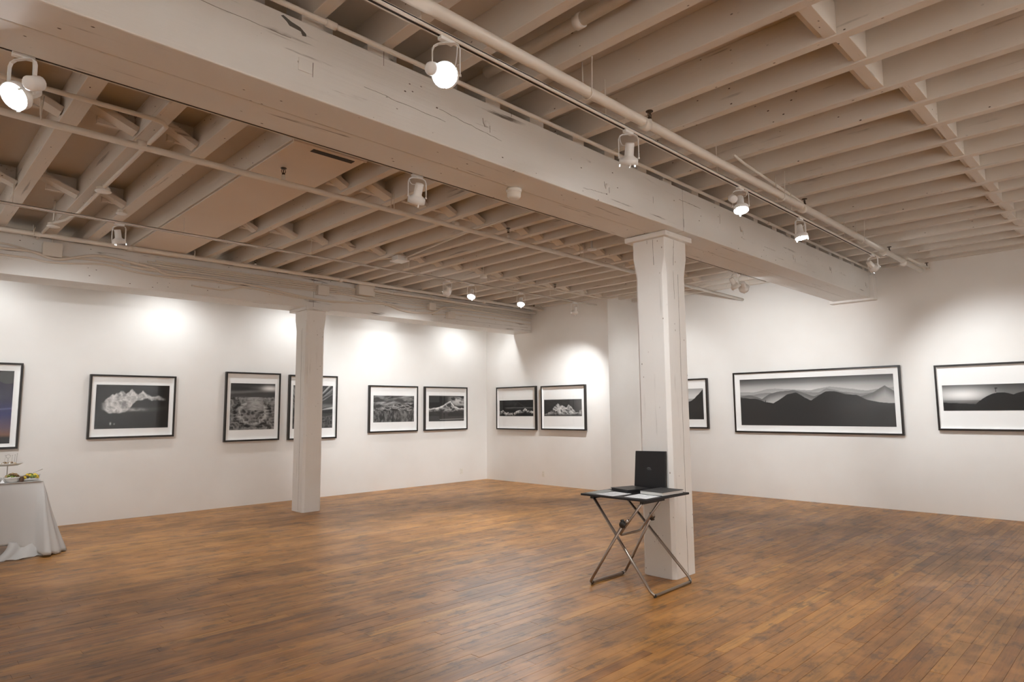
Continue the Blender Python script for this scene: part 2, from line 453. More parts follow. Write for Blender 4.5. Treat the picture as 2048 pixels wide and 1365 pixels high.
# ------------------------------------------------------------------ columns
def column(name, label, x0, x1, y0, y1, ztop, cap, chz):
    t = thing(name, label, 'column', ((x0+x1)/2, (y0+y1)/2, 0))
    mb = MB()
    rings = [(0, .030), (.3, .032), (1.2, .034), (chz-.08, .034), (chz+.10, .004), (ztop, .004)]
    for z, c in rings:
        g = -.006 if z > chz else 0
        X0, X1, Yy0, Yy1 = x0+g, x1-g, y0+g, y1-g
        for p in ((X0+c, Yy0), (X1-c, Yy0), (X1, Yy0+c), (X1, Yy1-c), (X1-c, Yy1), (X0+c, Yy1), (X0, Yy1-c), (X0, Yy0+c)):
            mb.v.append((p[0], p[1], z))
    for i in range(len(rings)-1):
        for k in range(8):
            mb.f.append((i*8+k, i*8+(k+1) % 8, (i+1)*8+(k+1) % 8, (i+1)*8+k)); mb.sm.append(False)
    mb.f.append(tuple(reversed(range(8)))); mb.sm.append(False)
    mb.f.append(tuple((len(rings)-1)*8+k for k in range(8))); mb.sm.append(False)
    mb.build('shaft', 'column', t, bevel=.003)
    MB().box(*cap).build('cap_plate', 'beam', t, bevel=.006)
    return t
c1 = column('timber_column', 'thick white painted square timber column standing behind the folding table', 5.275, 5.655, 3.255, 3.60, 3.188, (5.225, 5.71, 3.205, 3.675, 3.188, 3.238), 2.92)
# checks of the near column: left face (x = 5.275) and right face (y = 3.255)
crack(c1, wobble_line((5.269, 3.375, 3.18), (5.269, 3.372, 2.93), 3, .001, 1), .006, nrm=(-1, 0, 0))
crack(c1, [(5.269, 3.44, 3.18), (5.269, 3.44, 3.15)], .006, nrm=(-1, 0, 0))
crack(c1, wobble_line((5.505, 3.255, 2.85), (5.50, 3.255, .02), 26, .004, 0), .006, nrm=(0, -1, 0))
crack(c1, wobble_line((5.44, 3.249, 3.18), (5.42, 3.249, 2.93), 6, .003, 0), .004, nrm=(0, -1, 0))
crack(c1, wobble_line((5.42, 3.255, 2.90), (5.43, 3.255, 2.6), 6, .003, 0), .004, nrm=(0, -1, 0))
for yy, za, zb in ((3.44, .40, .33), (3.42, .38, .30), (3.40, .35, .30)):
    crack(c1, [(5.275, yy, za), (5.275, yy, zb)], .004, 'ink', nrm=(-1, 0, 0))
c2 = column('timber_column', 'slim white painted timber column standing before the dark landscape picture', 4.80, 5.115, 9.46, 9.84, 3.155, (4.76, 5.16, 9.42, 10.0, 3.155, 3.205), 2.92)
crack(c2, wobble_line((4.80, 9.62, 2.85), (4.80, 9.60, .03), 18, .004, 1), .006, nrm=(-1, 0, 0))

# ------------------------------------------------------------------ framed pictures
def vnoise(x, y, seed):
    xi, yi = np.floor(x).astype(np.int64), np.floor(y).astype(np.int64); xf, yf = x-xi, y-yi
    def h(a, b):
        n = (a*374761393+b*668265263+seed*974634777) & 0x7fffffff
        n = ((n ^ (n >> 13))*1274126177) & 0x7fffffff
        return ((n ^ (n >> 16)) & 0xffff)/65535.
    u, v = xf*xf*(3-2*xf), yf*yf*(3-2*yf)
    return (h(xi, yi)*(1-u)+h(xi+1, yi)*u)*(1-v)+(h(xi, yi+1)*(1-u)+h(xi+1, yi+1)*u)*v
def fbm(x, y, seed, o=5, g=.5):
    x, y = x*.94+y*.34+seed*3.7, y*.94-x*.34+seed*1.3
    s, a, t = 0, 1., 0
    for i in range(o):
        s = s+a*vnoise(x*2**i, y*2**i, seed+i*17); t += a; a *= g
    return s/t
def ridged(x, y, seed, o=5):
    x, y = x+.45*vnoise(x*1.3+3, y*1.3, seed+5)+.16*y, y+.45*vnoise(x*1.3, y*1.3+7, seed+6)-x*.14
    s, a, t = 0, 1., 0
    for i in range(o):
        s = s+a*(1-np.abs(2*vnoise(x*2**i, y*2**i, seed+i*13)-1)); t += a; a *= .55
    return s/t
def sst(a, b, x):
    t = np.clip((x-a)/(b-a), 0, 1); return t*t*(3-2*t)
def ridge_line(u, pts, seed, amp=.02, f=9):
    xs, ys = zip(*pts); return np.interp(u, xs, ys)+amp*(fbm(u*f, u*0+.5, seed, 5)-.5)*2
def p_cloud(u, v):
    n = fbm(u*6, v*5, 3); g = .010+.006*n
    top = np.interp(u, [0, .1, .16, .22, .3, .45, .56, .63, .72, .8, .95, 1], [.55, .62, .75, .80, .84, .88, .82, .86, .76, .72, .74, .62])
    bot = np.interp(u, [0, .1, .16, .4, .45, .55, .7, .8, .95, 1], [.50, .42, .33, .35, .42, .62, .66, .62, .62, .6])
    top = top+.16*(ridged(u*7, u*0+.3, 9, 3)-.55)+.05*(fbm(u*30, v*4, 9)-.5); bot = bot+.10*(fbm(u*14, v*2, 11)-.5)
    body = sst(0, .05, top-v)*sst(0, .05, v-bot)*sst(.06, .16, u)*(1-sst(.90, .98, u))
    tex = ridged(u*15, v*11, 21)
    g = g+body*(.16+.62*np.clip(tex-.40, 0, 1)*1.6+.18*fbm(u*18, v*14, 33))*(1-.60*sst(.66, .95, u))
    low = np.exp(-((u-.50)/.16)**2-((v-.43)/.035)**2)*ridged(u*20, v*14, 5)
    g = g+.45*low+.05*np.exp(-((v-.42-.2*(u-.7))/.05)**2)*sst(.5, .8, u)*n
    g = g+.55*(np.exp(-((u-.205)/.010)**2-((v-.115)/.028)**2)+.5*np.exp(-((u-.255)/.009)**2-((v-.105)/.018)**2))
    return g
def p_canyon(u, v):
    sky = .03+.05*np.clip(fbm(u*3, v*12, 4)-.35, 0, 1)*2+.75*np.exp(-((u-.88)/.18)**2-((v-.90)/.05)**2)+.10*np.exp(-((v-.80-.05*u)/.03)**2)
    cx, cy = (u-.50)/.33, (v-.36)/.24; r = np.hypot(cx, cy)
    tex = ridged(u*12, v*16, 31)
    rock = .03+.32*np.clip(tex-.40, 0, 1)*1.7
    loop = np.exp(-((r-.92)/.13)**2)
    g = rock*(1-.6*sst(0, .3, .95-r)*0)+loop*(.24*tex)-.12*np.exp(-((r-1.22)/.10)**2)*(v < .55)
    butte = (v > .42)*(v < .70)*(np.abs(u-.55) < .17+.1*(.7-v))
    g = np.where(butte, .08+.38*ridged(u*8, v*26, 8)*np.clip(1.3-np.abs(u-.55)*4, .3, 1), g)
    return np.clip(np.where(v > .70+.02*(fbm(u*8, v*0, 7)-.5), sky, g), .012, 1)
def p_rays(u, v):
    a = np.arctan2(v-.35, u-.25+1e-6); r = np.hypot(u-.25, v-.35)
    g = .03+.6*np.clip(fbm(a*14, r*1.5, 12)-.48, 0, 1)*2.4*sst(.1, .6, r)*(v > .42)
    g = g+.30*np.clip(ridged(u*16, v*16, 3)-.55, 0, 1)*(v < .30)+.12*np.exp(-((v-.52)/.05)**2)
    return g+.01
def p_valley(u, v):
    sky = .06+.50*np.clip(fbm(u*5+v*2, v*12-u*3, 14)-.46, 0, 1)*2.0
    m = ridge_line(u, [(0, .52), (.15, .56), (.33, .62), (.42, .6), (.55, .68), (.75, .66), (.9, .74), (1, .7)], 5, .03, 14)
    mt = .025+.65*np.clip(ridged(u*10, v*16, 41)-.60, 0, 1)*2.0
    low = .05+.22*np.clip(fbm(u*34, v*9+u*2, 19)-.42, 0, 1)*2*sst(.0, .25, .42-v+.2)
    return np.where(v > m, sky, np.where(v > .42, mt, low))
def p_peak(u, v):
    sky = .02+.55*sst(.35, .7, fbm(u*7, v*9, 24))*sst(.45, .8, u)*sst(.55, .7, v)*(1-sst(.9, 1, v))+.012
    m = ridge_line(u, [(0, .50), (.1, .52), (.3, .56), (.45, .68), (.6, .80), (.72, .60), (.85, .52), (1, .50)], 6, .03, 12)
    mt = .05+.75*np.clip(ridged(u*13, v*11, 51)-.50, 0, 1)*1.7*sst(.30, .48, v)+.45*np.exp(-((v-m+.03)/.035)**2)
    base = .045+.02*fbm(u*3, v*20, 2)
    g = np.where(v > m, sky, np.where(v > .36+.03*np.sin(u*9), mt, base))
    return g+.4*np.exp(-((v-.06-.02*u)/.008)**2)*(u > .3)
def p_snow(u, v):
    m = ridge_line(u, [(0, .30), (.1, .36), (.2, .22), (.3, .25), (.42, .2), (.55, .33), (.7, .40), (.78, .45), (.88, .36), (1, .28)], 16, .05, 16)
    n = ridged(u*18, v*8, 61)
    g = .012+.03*np.clip(fbm(u*2, v*14, 9)-.45, 0, 1)+.10*np.exp(-((v-.52)/.03)**2)*sst(.1, .3, u)
    return g+(v < m)*sst(.24, .0, m-v)*np.clip(n-.50, 0, 1)*3.2*.75
def p_massif(u, v):
    m = ridge_line(u, [(0, .12), (.15, .25), (.3, .6), (.37, .74), (.5, .62), (.6, .5), (.66, .70), (.75, .5), (.85, .22), (.93, .3), (1, .38)], 26, .05, 14)
    n = ridged(u*14+v*3, v*6, 71)
    g = .030+.015*v+.06*sst(.7, 1, u)*(v > .3)
    return g+(v < m)*(.02+np.clip(n-.42, 0, 1)*2.0*.75*sst(.0, .25, v))
def p_pano(u, v):
    g = np.interp(v, [0, .50, .70, .82, .90, 1], [.45, .60, .72, .50, .22, .07])*(1-.45*np.abs(u-.5))
    L = [([(0, .72), (.1, .71), (.2, .78), (.3, .77), (.4, .75), (.5, .73), (.55, .76), (.62, .79), (.7, .76), (.85, .70), (1, .76)], .34, 1),
         ([(0, .62), (.07, .65), (.13, .60), (.16, .56), (.22, .68), (.3, .73), (.39, .74), (.45, .68), (.52, .60), (.58, .66), (.62, .70), (.7, .66), (.8, .58), (.88, .66), (.95, .78), (1, .68)], .14, 2),
         ([(0, .60), (.12, .57), (.18, .50), (.24, .47), (.29, .55), (.34, .66), (.40, .69), (.46, .58), (.5, .52), (.55, .62), (.6, .70), (.66, .69), (.72, .63), (.78, .62), (.84, .52), (.92, .46), (1, .44)], .030, 3)]
    L[1:1] = [([(0, .66), (.1, .66), (.2, .70), (.3, .68), (.38, .75), (.46, .70), (.55, .68), (.6, .76), (.7, .68), (.8, .64), (1, .68)], .24, 5)]
    for pts, tone, sd in L:
        m = ridge_line(u, pts, sd*7, .013, 16)
        lay = tone*(1+2.2*np.exp(-(np.abs(m-v))*-0.)*0)+(.32*sst(0, .22, m-v) if tone > .05 else 0)
        g = np.where(v < m, lay, g)
    g = np.where((np.abs(u-.185) < .003) & (v < .535) & (v > .45), .02, g)
    return g
def p_domes(u, v):
    g = .03+.62*np.exp(-((v-.62)/.24)**2)*np.exp(-((u-.10)/.13)**2)+.20*np.exp(-((v-.60)/.3)**2)+.03*v
    g = g*(1-.4*sst(.1, .3, u))
    m = np.maximum(.68-14*(u-.275)**2*2.2, .70-14*(u-.385)**2*2.4); m = np.maximum(m, np.interp(u, [0, .1, .2, 1], [.32, .28, .22, .1]))
    g = np.where(v < m, .014, g*1.0)
    g = np.where((v < .40), g*.6+.005, g)
    g = np.where((np.abs(u-.252) < .0018) & (v > .70) & (v < .86), .02, g)
    g = np.where((np.abs(u-.252) < .006) & (v > .82) & (v < .86), .02, g)
    return g
def p_ridge(u, v):
    g = np.interp(v, [0, .5, .8, 1], [.6, .75, .65, .35])
    m = ridge_line(u, [(0, .5), (.5, .45), (.75, .62), (.9, .80), (1, .97)], 4, .03, 8)
    g = np.where(v < ridge_line(u, [(0, .7), (.6, .66), (1, .7)], 14, .02, 8), .38, g)
    return np.where(v < m, .03, g)
def p_dusk(u, v):
    r = np.interp(v, [0, .08, .12, .22, .4, .6, 1], [.012, .012, .20, .10, .02, .008, .020])
    gg = np.interp(v, [0, .08, .12, .22, .4, .6, 1], [.010, .010, .09, .055, .022, .006, .014])
    b = np.interp(v, [0, .08, .12, .22, .4, .6, 1], [.010, .010, .06, .09, .12, .04, .018])
    d = (np.hypot((u-.93)/.13, (v-.92)/.10) < 1)
    st = .06*np.exp(-((v-.40-.08*u)/.012)**2)
    return np.stack([np.where(d, .05, r)+st, np.where(d, .05, gg)+st, np.where(d, .05, b)+st*2], -1)

def picture(label, wall, a0, a1, z0, z1, pa0, pa1, pz0, pz1, fn, res=150, group=None):
    """a0/a1: outer extents seen from the left to the right along the wall"""
    W, H = abs(a1-a0), z1-z0; mid = (a0+a1)/2
    loc, rot = ((mid, YB, z0), 0) if wall == 'back' else (((XP if wall == 'corner' else XR), mid, z0), -PI/2)
    t = thing('framed_picture', label, 'picture', loc, rot)
    if '_w' in t: del t['_w']
    D, fwid = .06, .027
    x0, x1 = -W/2, W/2
    mb = MB()
    mb.box(x0, x1, -D, -.002, 0, fwid); mb.box(x0, x1, -D, -.002, H-fwid, H)
    mb.box(x0, x0+fwid, -D, -.002, fwid, H-fwid); mb.box(x1-fwid, x1, -D, -.002, fwid, H-fwid)
    mb.build('frame', 'frame', t, bevel=.0015)
    MB().box(x0+fwid, x1-fwid, -.016, -.006, fwid, H-fwid).build('mat_board', 'mat', t)
    # white fillet inside the deep rebate
    mb = MB(); i0, i1, e = x0+fwid+.0005, x1-fwid-.0005, .003
    mb.box(i0, i1, -.050, -.016, fwid+.0005, fwid+e); mb.box(i0, i1, -.050, -.016, H-fwid-e, H-fwid-.0005)
    mb.box(i0, i0+e, -.050, -.016, fwid+e, H-fwid-e); mb.box(i1-e, i1, -.050, -.016, fwid+e, H-fwid-e)
    mb.build('spacer', 'mat', t)
    MB().box(x0+fwid, x1-fwid, -.054, -.051, fwid, H-fwid).build('glass_pane', 'glass', t)
    # print
    sgn = 1 if wall == 'back' else -1
    u0, u1 = sgn*(pa0-mid), sgn*(pa1-mid); v0, v1 = pz0-z0, pz1-z0
    nx = res; ny = max(8, int(res*(v1-v0)/(u1-u0)))
    U, V = np.meshgrid(np.linspace(0, 1, nx+1), np.linspace(0, 1, ny+1))
    g = fn(U, V)
    if g.ndim == 2: g = np.stack([g*1.02, g, g*.97], -1)
    g = np.clip(g, .006, .9)
    co = np.stack([u0+U*(u1-u0), np.full_like(U, -.0185), v0+V*(v1-v0)], -1).reshape(-1, 3)
    col = np.concatenate([g.reshape(-1, 3), np.ones((g.size//3, 1))], 1).astype(np.float32)
    I = np.arange((nx+1)*(ny+1)).reshape(ny+1, nx+1)
    Fq = np.stack([I[:-1, :-1], I[:-1, 1:], I[1:, 1:], I[1:, :-1]], -1).reshape(-1, 4)
    nfr = len(co); border = list(I[0, :]) + list(I[1:, -1]) + list(I[-1, -2::-1]) + list(I[-2:0:-1, 0])
    back = co[border].copy(); back[:, 1] = -.016
    co2 = np.concatenate([co, back]); nb = len(border)
    sides = [(border[k], nfr+k, nfr+(k+1) % nb, border[(k+1) % nb]) for k in range(nb)]
    me = bpy.data.meshes.new('print'); me.from_pydata(co2.tolist(), [], Fq.tolist()+[tuple(int(q) for q in s_) for s_ in sides])
    ca = me.color_attributes.new('Col', 'FLOAT_COLOR', 'POINT')
    cc = np.concatenate([col, np.tile(np.array([[.6, .6, .6, 1]], dtype=np.float32), (nb, 1))])
    ca.data.foreach_set('color', cc.ravel())
    me.materials.append(M['print'])
    o = bpy.data.objects.new('print', me); C.objects.link(o); o.parent = t
    return t
picture('black framed dusk sky print in deep blue, hung above the buffet table', 'back', .40, 1.425, 1.087, 2.237, .49, 1.335, 1.16, 2.13, p_dusk, 120)
picture('black framed photograph of a white billowing cloud on a dark sky', 'back', 2.21, 3.365, 1.182, 2.115, 2.30, 3.283, 1.323, 1.968, p_cloud, 200)
picture('black framed photograph of a looping rock canyon under stormy sky', 'back', 4.128, 5.067, 1.063, 2.219, 4.222, 4.985, 1.253, 2.033, p_canyon, 170)
picture('black framed photograph of radiating light streaks, half hidden behind the slim column', 'back', 5.23, 6.175, 1.053, 2.204, 5.32, 6.10, 1.247, 2.02, p_rays, 130)
picture('black framed photograph of a valley with cloudy peaks and streaked grass', 'back', 6.865, 8.03, 1.127, 2.052, 6.983, 7.955, 1.326, 1.852, p_valley, 150)
picture('black framed photograph of one broad snowy peak with clouds, beside the room corner', 'back', 8.205, 9.377, 1.128, 2.053, 8.338, 9.305, 1.32, 1.863, p_peak, 150)
picture('black framed narrow dark print with a low thin snowy ridge', 'corner', 10.57, 9.355, 1.12, 2.05, 10.50, 9.465, 1.412, 1.758, p_snow, 150)
picture('black framed narrow print of a rugged pale mountain massif on grey sky', 'corner', 9.21, 8.025, 1.132, 2.038, 9.148, 8.14, 1.415, 1.752, p_massif, 150)
picture('black framed print with a steep dark slope, mostly hidden behind the thick column', 'end', 7.2, 6.005, 1.17, 2.108, 7.09, 6.11, 1.341, 1.921, p_ridge, 100)
picture('very wide black framed panorama of misty layered mountain ridges', 'end', 5.487, 2.808, 1.115, 2.177, 5.377, 2.913, 1.242, 2.051, p_pano, 380)
picture('black framed long print of dark rounded domes in hazy glow, cut by the picture edge', 'end', 2.365, -.30, 1.20, 2.145, 2.288, -.22, 1.482, 1.85, p_domes, 330)

# ------------------------------------------------------------------ outlets
def outlet(label, loc, rot):
    t = thing('wall_outlet', label, 'outlet', loc, rot)
    if '_w' in t: del t['_w']
    MB().box(-.036, .036, -.007, .0, 0, .115).build('cover_plate', 'plastic', t, bevel=.002)
    for z in (.024, .066):
        mb = MB(); mb.box(-.017, .017, -.010, -.007, z, z+.026)
        s = mb.build('socket', 'plastic', t, bevel=.001)
        m2 = MB(); m2.box(-.008, -.005, -.0108, -.0098, z+.009, z+.019); m2.box(.005, .008, -.0108, -.0098, z+.009, z+.019)
        m2.build('slots', 'dark', s)
outlet('small ivory power outlet low on the wall under the broad snowy peak', (9.25, YB, .17), 0)
outlet('small ivory power outlet low on the wall under the pale massif print', (XP, 9.21, .17), -PI/2)

# ------------------------------------------------------------------ track rails and spot lamps
def rail(label, x0, x1, y, z, gaps=()):
    t = thing('track_rail', label, 'lighting track', ((x0+x1)/2, y, z), group=None)
    mb = MB(); mb.box(x0, x1, y-.018, y-.010, z, z+.022); mb.box(x0, x1, y+.010, y+.018, z, z+.022); mb.box(x0, x1, y-.018, y+.018, z+.016, z+.024)
    mb.build('channel', 'track', t)
    MB().box(x0+.01, x1-.01, y-.010, y+.010, z+.003, z+.015).build('slot', 'dark', t)
    x = x0+.3
    while x < x1:
        MB().tube([(x, y, z+.023), (x, y, ZJ+.02)], .004, 6).build('hanger_rod', 'track', t); x += 1.5
    return t
rail('long lighting track hung beside the fat sprinkler pipe', .0, 9.0, 2.44, 3.44)
rail('lighting track running close along the hidden side of the deep beam', -1.0, 4.9, 3.72, 3.265)
rail('short lighting track beyond the thick column, along the deep beam', 5.75, 8.6, 3.72, 3.265)
rail('lighting track hung across the ceiling before the picture wall', -1.0, 9.6, 7.43, 3.49)

def rot_to(d):      # matrix whose +z is d and x is horizontal
    d = Vector(d).normalized(); x = Vector((0, 0, 1)).cross(d)
    x = x.normalized() if x.length > 1e-3 else Vector((1, 0, 0)); y = d.cross(x)
    return Matrix((x, y, d)).transposed()

def track_lamp(label, pos, aim, power=1., lit=True, big=1., drop=.165, angle=95, blend=1., trafo=None, yawk=None):
    pos = Vector(pos); t = thing('track_spotlight', label, 'spotlight', pos)
    c = pos+Vector((0, 0, -drop)); d = (Vector(aim)-c).normalized(); Rm = rot_to(d)
    side = Rm.col[0].normalized()
    k = big
    if abs(d.z) > .995: side = Vector((1, 0, 0))
    # adapter
    MB().box(pos.x-.045, pos.x+.045, pos.y-.016, pos.y+.016, pos.z-.018, pos.z+.001).build('adapter', 'fixture', t, bevel=.003)
    # yoke: flat strap bent to an inverted U
    hw = .068*k; top = c+Vector((0, 0, drop-.022))
    pts = [c+side*hw, c+side*hw+Vector((0, 0, drop-.055)), c+side*(hw-.008)+Vector((0, 0, drop-.035)), c+side*(hw-.028)+Vector((0, 0, drop-.024)),
           top, c-side*(hw-.028)+Vector((0, 0, drop-.024)), c-side*(hw-.008)+Vector((0, 0, drop-.035)), c-side*hw+Vector((0, 0, drop-.055)), c-side*hw]
    mb = MB()
    fr = side.cross(Vector((0, 0, 1))).normalized()
    n0 = len(mb.v)
    for i, p in enumerate(pts):
        a = pts[max(i-1, 0)]; b = pts[min(i+1, len(pts)-1)]; tn = (b-a).normalized(); nn = tn.cross(fr).normalized()
        for s1, s2 in ((-1, -1), (1, -1), (1, 1), (-1, 1)):
            mb.v.append(tuple(p+fr*.009*s1+nn*.0017*s2))
    for i in range(len(pts)-1):
        for q in range(4):
            mb.f.append((n0+i*4+q, n0+i*4+(q+1) % 4, n0+(i+1)*4+(q+1) % 4, n0+(i+1)*4+q)); mb.sm.append(False)
    mb.f.append((n0+3, n0+2, n0+1, n0)); mb.sm.append(False); e = n0+(len(pts)-1)*4; mb.f.append((e, e+1, e+2, e+3)); mb.sm.append(False)
    mb.tube([top, Vector((pos.x, pos.y, pos.z-.01))], .009, 8)
    mb.build('yoke', 'fixture', t)
    # housing: narrow neck flaring to a dish
    prof = [(.0, -.100), (.026, -.100), (.030, -.095), (.031, -.020), (.036, -.012), (.060, .004), (.064, .010), (.064, .042), (.0605, .042), (.0605, .012), (.058, .010), (.03, -.008), (0, -.01)]
    mb = MB().lathe([(r*k, h*k) for r, h in prof], c, d, 24)
    mb.tube([c+side*.060*k, c+side*(hw+.006)], .006, 8); mb.tube([c-side*.060*k, c-side*(hw+.006)], .006, 8)
    hs = mb.build('housing', 'fixture', t)
    for a in (0.5, 2.6, 4.7):
        q = Rm.col[0]*math.cos(a)+Rm.col[1]*math.sin(a)
        MB().bar(c+q*.062*k+d*.036*k, c+q*.062*k+d*.060*k, .010, .004, upv=q).build('clip', 'fixture', hs)
    lz = .030*k
    mb = MB().lathe([(.0585*k, lz-.004), (.050*k, lz+.003), (.028*k, lz+.008), (0, lz+.010)], c, d, 24)
    mb.build('lens', 'lens' if lit else 'lens_off', t)
    cord = smooth_path([pos+Vector((.03, 0, -.01)), pos+side*.055+Vector((0, 0, -.035)), c+side*.045+Vector((0, 0, .07))+d*-.02, c-d*.095*k], 5)
    MB().tube(cord, .0028, 6).build('cord', 'fixture', t)
    if trafo is not None:
        tp = c+Vector(trafo)
        MB().lathe([(0, 0), (.030, 0), (.034, .005), (.034, .07), (.028, .078), (0, .078)], tp, (-.6, -.5, -.4), 14).build('transformer', 'fixture', t)
    if lit:
        L = bpy.data.lights.new('spot_beam', 'SPOT'); L.energy = LAMP_W*power; L.color = LAMP_COL
        L.spot_size = R_(angle); L.spot_blend = blend; L.shadow_soft_size = .022
        lo = bpy.data.objects.new('spot_beam', L); C.objects.link(lo); lo.parent = t
        lo.matrix_parent_inverse = Matrix.Identity(4)
        lp = c+d*(lz+.03)-pos
        mm = Rm.to_4x4(); mm = mm @ Matrix.Rotation(PI, 4, 'X'); mm.translation = lp
        lo.matrix_local = mm
    return t
# lamps in view, then one unseen lamp added for the picture wall
track_lamp('glaring white spotlight on the track by the fat pipe, lens turned to the viewer', (1.96, 2.44, 3.44), (-2.2, -1.2, 1.3), 1.0, big=1.05, drop=.20, angle=75, trafo=(-.055, .03, .03))
track_lamp('white spotlight seen from behind, lens hidden, hung before the deep beam', (3.55, 2.44, 3.44), (4.3, 3.25, 1.1), .20, drop=.19, angle=135)
track_lamp('lit white spotlight tipped sideways on the track, first of a close pair', (5.20, 2.44, 3.44), (4.3, 1.8, 0), .14, angle=75, trafo=(-.10, .03, .06))
track_lamp('lit white spotlight pointing steeply down under an upright dark sprinkler head', (6.50, 2.44, 3.44), (6.3, 1.9, 0), .14, angle=75)
track_lamp('white spotlight at the end of the track, turned to the end wall', (8.77, 2.44, 3.44), (11.1, 1.5, 1.5), .42, drop=.15, angle=72)
track_lamp('lit white spotlight with round box behind it, under the deep beam at the picture edge', (.40, 3.72, 3.265), (-2.0, 1.9, .7), .9, big=1.05, drop=.20, angle=62, trafo=(.06, -.10, .04))
track_lamp('unlit spotlight in wire yoke hung beside the deep beam above the pipe loops', (2.72, 3.72, 3.265), (2.9, 4.3, 2.2), 0, False)
track_lamp('white spotlight turned to the panorama, hung beyond the thick column', (7.90, 3.72, 3.265), (11.1, 4.9, 1.6), .52, angle=94)
track_lamp('unlit white spotlight close beside the panorama spotlight, facing the deep beam', (7.66, 3.72, 3.265), (8.4, 3.3, 1.8), 0, False)
track_lamp('lit white spotlight on long yoke hung high before the white cloud photograph', (1.68, 7.43, 3.49), (2.4, 8.2, 0), .3, angle=70)
track_lamp('slim spotlight seen edge on, hung between the far column and a bright pair', (6.0, 7.43, 3.49), (7.2, YB, 1.25), .62, angle=66)
track_lamp('bright round spotlight, the one closer to the edge-on lamp of the bright pair', (6.48, 7.43, 3.49), (4.9, 6.4, 0), .42, angle=84)
track_lamp('bright round spotlight, the one closer to the room corner of the bright pair', (7.57, 7.43, 3.49), (6.0, 6.2, 0), .42, angle=84)
track_lamp('small spotlight at the track end above the two narrow prints', (8.97, 7.43, 3.49), (10.0, 9.2, .3), .40, angle=92)
track_lamp('small tilted spotlight hung from the elbow pipe by the wall step', (9.68, 6.40, 3.606), (11.1, 6.9, 1.4), .06, angle=110)
track_lamp('added unseen fill spotlight on the track before the picture wall', (.25, 7.43, 3.49), (2.5, YB, .9), .38, angle=72)  # added out of view to even the light on the picture wall
# lamps hidden over the far beam, grazing the picture wall
rail('unseen lighting track between the far beam and the picture wall', -2.0, 9.6, 10.14, 3.62)
for k, (x, ax, pw) in enumerate(((-1.2, -1.2, .05), (.95, 1.0, .030), (3.2, 3.1, .050), (5.35, 5.1, .055), (7.15, 7.0, .036), (9.0, 8.9, .048))):
    track_lamp('spotlight hidden above the far beam, aimed at the ' + ('unseen wall', 'dusk sky print', 'white cloud photograph', 'canyon photograph', 'valley photograph', 'snowy peak photograph')[k],
               (x, 10.14, 3.62), (ax, YB, 1.75), pw, drop=.14, angle=150)
track_lamp('spotlight hidden above the far beam at the track end, aimed at the snowy ridge print', (9.35, 10.14, 3.62), (10.0, 9.8, 1.6), .035, drop=.14, angle=110)
# unseen track and spots, added as fill light bounced off the unseen walls
rail('added unseen lighting track carrying fill spots on the near side of the room', -.5, 9.0, -1.2, 3.44)
for i, (x, ax) in enumerate(((2.0, 1.0), (4.4, 4.2), (7.2, 7.6))):
    track_lamp('added fill spotlight on the unseen track, ' + ('over the near end', 'over its middle', 'over its far end')[i], (x, -1.2, 3.44), (ax, YF, 1.7), 1.6)
track_lamp('added unseen fill spotlight, aimed at the unseen side wall', (.1, -1.2, 3.44), (XL, -2.5, 1.7), 1.5)
track_lamp('added unseen fill spotlight, aimed at the side wall by the buffet', (-.7, 7.43, 3.49), (XL, 6.6, 1.7), 1.2)

# ------------------------------------------------------------------ pipes
def sprinkler(parent, x, y, z, k=1.):
    mb = MB()
    mb.lathe([(.012, 0), (.014, .0), (.014, .018), (.010, .020)], (x, y, z), (0, 0, 1), 8)
    for s in (-1, 1):
        mb.tube([(x+s*.011, y, z+.018), (x+s*.019, y, z+.034), (x+s*.014, y, z+.052), (x, y, z+.060)], .003, 6)
    mb.tube([(x, y, z+.018), (x, y, z+.05)], .004, 6)
    mb.lathe([(0, .060), (.026, .060), (.026, .064), (0, .065)], (x, y, z), (0, 0, 1), 12)
    o = mb.build('sprinkler_head', 'bronze', parent)
    return o
def pipe(name, label, pts, r, mat='pipe', heads=(), hangers=(), collars=(), cat='pipe', group=None, n=14):
    p0 = Vector(pts[0]); t = thing(name, label, cat, pts[0], group=group)
    MB().tube(pts, r, n).build('tube', mat, t)
    y, z = pts[0][1], pts[0][2]
    for x in heads:
        MB().tube([(x, y, z), (x, y, z+r+.022)], .016, 10).build('fitting', mat, t); sprinkler(t, x, y, z+r+.02)
    for x in collars:
        MB().tube([(x-.03, y, z), (x+.03, y, z)], r+.006, n).build('collar', mat, t)
    for x in hangers:
        a = r+.004
        loop = [(x-.012, y-a-.012, ZJ+.04), (x-.004, y-a, z+.02)]+[(x, y-a*math.cos(q), z-a*math.sin(q)) for q in np.linspace(0, PI, 7)]+[(x+.004, y+a, z+.02), (x+.02, y+a+.016, ZJ+.04)]
        MB().tube(loop, .0042, 6).build('pipe_hanger', mat, t)
    return t
pipe('sprinkler_pipe', 'fat white sprinkler pipe running along the lighting track to the end wall', [(-3.4, 2.375, 3.50), (10.80, 2.375, 3.53)], .034,
     heads=(3.72, 6.47, 9.27), hangers=(3.03, 5.9, 8.15), collars=(3.66, 6.4, 9.0, 9.9))
pipe('sprinkler_pipe', 'thin white pipe end reaching the last sprinkler head by the end wall', [(9.9, 2.33, 3.56), (11.05, 2.33, 3.60)], .017, heads=(10.95,))
pipe('sprinkler_pipe', 'white sprinkler pipe crossing under the joists between deep beam and far track', [(-3.4, 5.25, 3.555), (11.08, 5.25, 3.50)], .026,
     heads=(2.41, 5.15), hangers=(.68, 3.54, 6.5), collars=(1.3, 4.35, 7.4))
